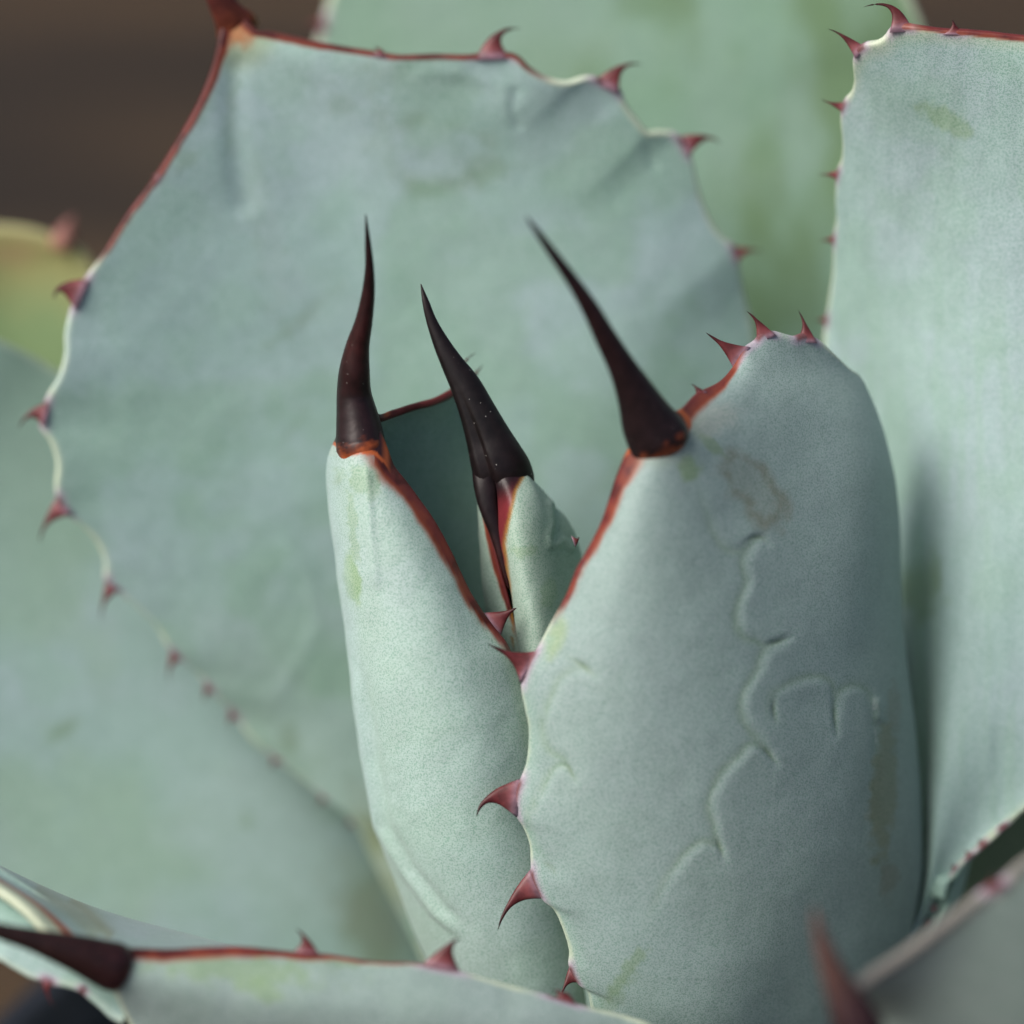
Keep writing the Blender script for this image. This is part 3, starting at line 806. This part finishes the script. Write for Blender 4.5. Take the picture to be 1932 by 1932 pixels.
def K_paint(x, y, s, v, c, w):
    c = mix(c, np.array([.268, .350, .342]), .85)
    for path, close, amp, decay in REGIONS:
        sg, e = imprint(x, y, path, close)
        c = mix(c, np.array([.37, .46, .45]), .16 * e * sstep(-10, 3, sg) * (1 - sstep(6, 50, sg)))  # paler wax, with a highlight painted along each raised edge
        c = mix(c, RUB * 1.1, .30 * e * np.exp(-((sg + 9) / 8) ** 2))
    for n in CUSP:
        c = mix(c, RUB * .75, .55 * stroke(x, y, n, 4.5, .5))
    brown = np.array([.185, .19, .135])
    ring = blob(x, y, 1425, 930, 88, 40, 52, .45, 3, .3)
    core = blob(x, y, 1415, 915, 62, 24, 52, .9, 8, .5)
    c = mix(c, brown, .7 * ring * (1 - .6 * core))
    c = mix(c, RUB, .6 * blob(x, y, 1340, 838, 34, 10, 40, .6, 9, .4))
    c = mix(c, RUB * 1.15, .75 * blob(x, y, 1300, 885, 20, 24, 25, .6, 3, .35))
    c = mix(c, np.array([.40, .42, .38]), .5 * blob(x, y, 1330, 790, 60, 30, -10, .5, 2, .5))
    c = mix(c, np.array([.21, .215, .105]), .8 * blob(x, y, 1665, 1490, 24, 130, 4, .5, 3, .3))
    c = mix(c, np.array([.20, .15, .09]), .55 * blob(x, y, 1676, 1660, 18, 34, 10, .7, 4, .4))
    c = mix(c, np.array([.20, .17, .09]), .45 * blob(x, y, 1685, 1340, 12, 40, 0, .8, 4, .4))
    c = mix(c, RUB, .5 * blob(x, y, 1185, 1830, 50, 14, -55, .9, 4, .4))
    c = mix(c, RUB, .3 * blob(x, y, 1150, 1890, 60, 16, -50, .9, 5, .4))
    c = mix(c, np.array([.30, .40, .18]), .55 * blob(x, y, 1048, 1205, 16, 40, 25, .4, 5, .5))
    c = mix(c, WAXG * .9, .5 * (1 - sstep(14, 44, s)) * (x < 1150) * (y > 1200))
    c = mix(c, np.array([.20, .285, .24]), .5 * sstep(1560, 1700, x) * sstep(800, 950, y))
    # pale flecks of cracked wax on the right flank
    fl = sstep(.60, .66, fbm(x * 1.0, y * .5, 13, 5.1)) * blob(x, y, 1640, 1400, 14, 120, 4, .5, 2, .5)
    c = mix(c, np.array([.42, .48, .45]), .6 * fl)
    return c, w


def K_post(x, y, s, v, c, w):
    # collar under the spine
    d, sd, t = pdist(x, y, [(1150, 880), (1186, 846), (1215, 838), (1245, 848), (1272, 844), (1291, 822), (1297, 796), (1276, 770), (1250, 745)])
    q = d * sd + 6 * (fbm(x, y, 10, 4) - .5)
    vis = (v < .14)
    c = mix(c, np.array([.38, .44, .36]), .5 * (1 - sstep(10, 50, q)) * vis * sstep(28, 55, s))
    o = (1 - sstep(6, 11, q)) * vis
    c = mix(c, np.array(ORG), o)
    c = mix(c, np.array([.016, .008, .009]), (1 - sstep(-5, 1, q)) * vis * sstep(1172, 1190, x))
    return c, w * (1 - o)


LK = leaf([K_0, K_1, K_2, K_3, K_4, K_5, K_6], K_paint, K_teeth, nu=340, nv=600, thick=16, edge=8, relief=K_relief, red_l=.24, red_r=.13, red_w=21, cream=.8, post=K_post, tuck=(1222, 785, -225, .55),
          label="largest cupped leaf, with scalloped imprints of earlier leaves on its back")
spine(LK, [(992, 408, -430, 2), (1014, 438, -418, 12), (1042, 477, -400, 18), (1083, 534, -372, 25), (1113, 581, -348, 33), (1143, 637, -320, 42), (1178, 700, -285, 56), (1204, 752, -255, 80),
           (1224, 796, -230, 106), (1238, 820, -218, 117), (1247, 836, -212, 115), (1251, 845, -207, 98), (1252, 848, -204, 60)],
      [(0, BLK), (.4, (.02, .007, .008)), (.8, (.016, .008, .009)), (.965, (.016, .008, .009)), (.988, (.20, .045, .018)), (1, ORG)], deep=.6)

# ---- front leaf at the lower left, its spine pointing left
F_r = [(222, 1782, -380), (313, 1786), (400, 1783), (452, 1782), (522, 1788, -330), (570, 1793), (624, 1797), (711, 1810), (791, 1813), (832, 1822), (874, 1830, -290), (937, 1848), (1007, 1867), (1060, 1882, -260),
       (1111, 1897), (1181, 1914), (1240, 1940, -220), (1330, 2080, -100), (1340, 2350, 250)]
F_o1 = [(222, 1825, -400), (420, 1870, -385), (640, 1900, -365), (860, 1935, -330), (1040, 1990, -280), (1160, 2120, -160), (1220, 2390, 200)]
F_o2 = [(218, 1858, -390), (330, 1930, -345), (480, 1990, -320), (680, 2050, -290), (900, 2130, -220), (1040, 2240, -110), (1110, 2420, 180)]
F_o3 = [(210, 1866, -376), (230, 1915, -330), (280, 2000, -290), (480, 2110, -230), (740, 2220, -150), (920, 2330, -50), (1020, 2440, 180)]


def F_paint(x, y, s, v, c, w):
    c = mix(c, np.array([.262, .330, .312]), .75)
    c = mix(c, RUB * 1.2, .6 * blob(x, y, 450, 1830, 160, 24, 4, .8, 3, .5))
    c = mix(c, RUB * 1.2, .6 * blob(x, y, 490, 1865, 40, 20, 20, .8, 4, .5))
    c = mix(c, RUB * 1.1, .5 * blob(x, y, 640, 1815, 60, 10, 4, .8, 4, .5))
    return c, w


def F_relief(x, y, s):
    d = 7 * (fbm(x, y, 120, 2.4) - .5)
    return d


LF = leaf([F_r, F_o1, F_o2, F_o3], F_paint, [(552, 1791, 606, 1797, 557, 1752, 0, .6), (796, 1814, 872, 1830, 868, 1772, 0, .8), (1028, 1874, 1096, 1893, 1040, 1868, 0, .5)],
          nu=110, nv=220, thick=50, edge=10, relief=F_relief, red_l=.36, red_w=13, label="low leaf whose thick dark spine lies almost flat")
# upper face of the same leaf, from its other edge over a low keel to the red edge
FT_l = [(190, 1822, -372), (150, 1812, -352), (112, 1790), (86, 1752), (52, 1712, -310), (18, 1684), (-20, 1660, -270), (-130, 1590, -180), (-260, 1560, -40)]
FT_1 = [(198, 1806, -366), (182, 1778, -300), (140, 1724, -210), (92, 1690, -150), (30, 1652, -110), (-60, 1606, -60), (-200, 1570, 40)]
FT_2 = [(206, 1796, -366), (224, 1762, -230), (222, 1738, -90), (190, 1716, 0), (140, 1700, 60), (60, 1680, 120), (-60, 1660, 200)]
FT_3 = [(214, 1796, -366), (330, 1786, -230), (390, 1776, -90), (380, 1768, 20), (330, 1760, 100), (240, 1752, 180), (120, 1750, 260)]
FT_r = [(220, 1802, -370), (350, 1808, -345), (470, 1812, -310), (540, 1814, -200), (540, 1824, 0), (500, 1840, 130), (420, 1860, 260)]


def FT_paint(x, y, s, v, c, w):
    c = c * .9
    c = c * np.array([.74, .76, .80])  # face turned from the light: its shade is put into this tint
    c = mix(c, OLIVE * .8, .7 * stroke(x, y, [(130, 1690), (170, 1725), (215, 1772)], 12, .1))
    c = mix(c, OLIVE * .8, .5 * stroke(x, y, [(60, 1670), (130, 1716), (190, 1772)], 14, .1))
    side = (x < 175) & (v < .75)
    c = mix(c, ORNG * 1.2, (1 - sstep(44, 60, s)) * side)
    c = mix(c, REDM, .7 * sstep(30, 40, s) * (1 - sstep(44, 56, s)) * side)
    c = mix(c, CREAM * .8, (1 - sstep(26, 38, s)) * side)
    return c, w


LT = leaf([FT_l, FT_1, FT_2, FT_3, FT_r], FT_paint, [], nu=110, nv=140, thick=20, edge=10, cream=.3, flip=True)
LT.name = "upper_face"
LT.data.name = "upper_face"
LT.parent = LF
LT.matrix_parent_inverse = Matrix.Identity(4)
spine(LF, [(-260, 1680, -520, 2), (-120, 1715, -490, 14), (0, 1757, -460, 32), (60, 1773, -445, 44), (110, 1788, -430, 60), (160, 1804, -412, 78), (195, 1817, -398, 90), (215, 1824, -390, 95), (230, 1829, -380, 84), (239, 1832, -374, 52)],
      [(0, BLK), (.5, (.022, .010, .009)), (.85, (.024, .009, .009)), (.95, (.03, .010, .012)), (1, (.20, .05, .035))], deep=.7)
# pale toothed leaf edge under that spine
H_lo = [(230, 1928, -330), (210, 1918), (195, 1902), (174, 1884), (150, 1867), (115, 1859), (95, 1858), (77, 1850), (59, 1846), (28, 1829), (0, 1812, -300), (-90, 1780), (-220, 1700, -200)]
H_m = [(236, 1915, -320), (200, 1860, -300), (150, 1815, -290), (80, 1770, -280), (0, 1720, -260), (-90, 1670, -230), (-220, 1620, -160)]
H_up = [(242, 1900, -300), (210, 1815, -270), (175, 1765, -240), (130, 1722, -210), (60, 1672, -180), (-40, 1610, -150), (-220, 1530, -80)]


def H_paint(x, y, s, v, c, w):
    return c * np.array([.9, .95, .9]), w


leaf([H_lo, H_m, H_up], H_paint, [(76, 1850, 102, 1858, 110, 1904, 0, .5), (148, 1866, 162, 1873, 152, 1873, 0)], nu=70, nv=100, thick=26, edge=8, cream=.5, flip=False, label="pale narrow toothed leaf edge under the flat-lying spine")

# ---- blurred leaf at the lower right, closest of all
J_0 = [(1612, 1884, -815), (1653, 1848, -798), (1709, 1806, -768), (1782, 1747, -738), (1840, 1698), (1872, 1672), (1896, 1660), (1932, 1625, -671), (2050, 1560, -611), (2200, 1600, -475), (2250, 1900, -255), (2150, 2500, 100)]
J_1 = [(1620, 1900, -682), (1720, 1868, -691), (1850, 1800, -677), (2000, 1740, -618), (2120, 1820, -473), (2140, 2050, -325), (2060, 2520, 60)]
J_2 = [(1632, 1915, -586), (1740, 1950, -612), (1880, 1960, -595), (1990, 2000, -527), (2030, 2120, -357), (2000, 2300, -272), (1920, 2540, 40)]
J_3 = [(1628, 1935, -527), (1660, 2020, -527), (1720, 2120, -493), (1790, 2220, -392), (1820, 2330, -271), (1810, 2440, -255), (1760, 2560, 40)]


def J_paint(x, y, s, v, c, w):
    c = mix(c, np.array([.31, .37, .32]), .8)
    c = mix(c, np.array([.12, .075, .08]), .75 * (1 - sstep(8, 40, s)) * (x < 1990))
    c = mix(c, np.array([.36, .38, .28]), .6 * blob(x, y, 1890, 1675, 40, 14, -30, .5, 3, .5))
    return c, w


LJ = leaf([J_0, J_1, J_2, J_3], J_paint, [(1860, 1684, 1896, 1660, 1872, 1648, 0)], nu=80, nv=140, thick=60, edge=12, red_l=0, cream=.1, label="low leaf with a slender reddish spine standing up")
spine(LJ, [(1536, 1712, -850, 6), (1546, 1760, -845, 26), (1566, 1820, -836, 44), (1588, 1872, -828, 62), (1606, 1910, -822, 84), (1622, 1945, -815, 96), (1634, 1975, -811, 80)],
      [(0, (.12, .07, .06)), (.45, (.09, .046, .038)), (.7, (.04, .018, .019)), (1, (.026, .012, .015))], deep=.7)

# ---- unseen core added to fill the rosette's centre and block light leaks
def lathe(name, prof, mat, parent, seg=64, centre=(0, 0)):
    V, F = [], []
    for r, z in prof:
        for j in range(seg):
            a = 2 * math.pi * j / seg
            V.append((centre[0] + r * math.cos(a), centre[1] + r * math.sin(a), z))
    n = len(prof)
    for i in range(n - 1):
        for j in range(seg):
            j2 = (j + 1) % seg
            F.append((i * seg + j, i * seg + j2, (i + 1) * seg + j2, (i + 1) * seg + j))
    F.append(tuple(range((n - 1) * seg, n * seg)))
    F.append(tuple(range(seg))[::-1])
    return make_mesh(name, V, F, np.tile([.22, .28, .16, .5], (len(V), 1)), mat, parent)


lathe("hidden_core", [(.012, -.03), (.020, -.02), (.022, -.006), (.018, .006), (.010, .014)], LEAF, plant, 40)
plant.children[-1].matrix_parent_inverse = Matrix.Identity(4)


# ------------------------------------------------------------------ pot and ground
def simple_mat(name, c1, c2, scale, stretch=(1, 1, 1), rough=.7, bump=.3, detail=6):
    m = bpy.data.materials.new(name); m.use_nodes = True
    nt = m.node_tree; N = nt.nodes; L = nt.links
    b = N["Principled BSDF"]
    geo = N.new("ShaderNodeNewGeometry")
    mp = N.new("ShaderNodeMapping"); mp.inputs["Scale"].default_value = stretch
    n = N.new("ShaderNodeTexNoise"); n.inputs["Scale"].default_value = scale; n.inputs["Detail"].default_value = detail
    L.new(geo.outputs["Position"], mp.inputs[0]); L.new(mp.outputs[0], n.inputs["Vector"])
    r = N.new("ShaderNodeValToRGB")
    r.color_ramp.elements[0].position = .35; r.color_ramp.elements[0].color = (*c1, 1)
    r.color_ramp.elements[1].position = .65; r.color_ramp.elements[1].color = (*c2, 1)
    L.new(n.outputs["Fac"], r.inputs[0]); L.new(r.outputs[0], b.inputs["Base Color"])
    b.inputs["Roughness"].default_value = rough
    bp = N.new("ShaderNodeBump"); bp.inputs["Strength"].default_value = bump; bp.inputs["Distance"].default_value = .002
    L.new(n.outputs["Fac"], bp.inputs["Height"]); L.new(bp.outputs[0], b.inputs["Normal"])
    return m


GROUND_Z = BASE[2] - .14
pot_m = simple_mat("dark_plastic", (.010, .013, .019), (.017, .021, .029), 60, rough=.5, bump=.1)
soil_m = simple_mat("gritty_soil", (.020, .014, .010), (.06, .045, .032), 300, bump=1.0)
pot = bpy.data.objects.new("plant_pot", None)
col.objects.link(pot)
pot.location = (BASE[0], BASE[1], GROUND_Z)
pot["label"] = "dark blue-black plastic pot under the agave"
pot["category"] = "pot"
R = .087
ob = lathe("pot_body", [(R * .66, .0), (R * .68, .002), (R * .95, .132), (R * .92, .132), (R * .88, .105), (R * .5, .104)], pot_m, None, 72)
ob.parent = pot
ob2 = lathe("rim", [(R * .955, .124), (R * .99, .125), (R * 1.0, .138), (R * .99, .141), (R * .935, .141), (R * .93, .126)], pot_m, None, 72)
ob2.parent = pot
ob3 = lathe("soil", [(R * .88, .106), (R * .905, .116), (R * .6, .119), (R * .2, .121)], soil_m, None, 72)
ob3.parent = pot

gm = simple_mat("brown_ground", (.011, .0066, .003), (.070, .041, .017), 8, stretch=(.5, 2.6, 1), rough=.9, bump=.4, detail=4)
me = bpy.data.meshes.new("ground")
n = 60
xs = np.linspace(-6, 6, n); ys = np.linspace(-4, 30, n)
V = [(float(x), float(y), float(GROUND_Z - .001 + .004 * (vnoise(np.array(x * 6), np.array(y * 6)) - 1))) for y in ys for x in xs]
F = [(j * n + i, j * n + i + 1, (j + 1) * n + i + 1, (j + 1) * n + i) for j in range(n - 1) for i in range(n - 1)]
me.from_pydata(V, [], F); me.materials.append(gm); me.update()
g = bpy.data.objects.new("ground", me); col.objects.link(g)
g["kind"] = "structure"
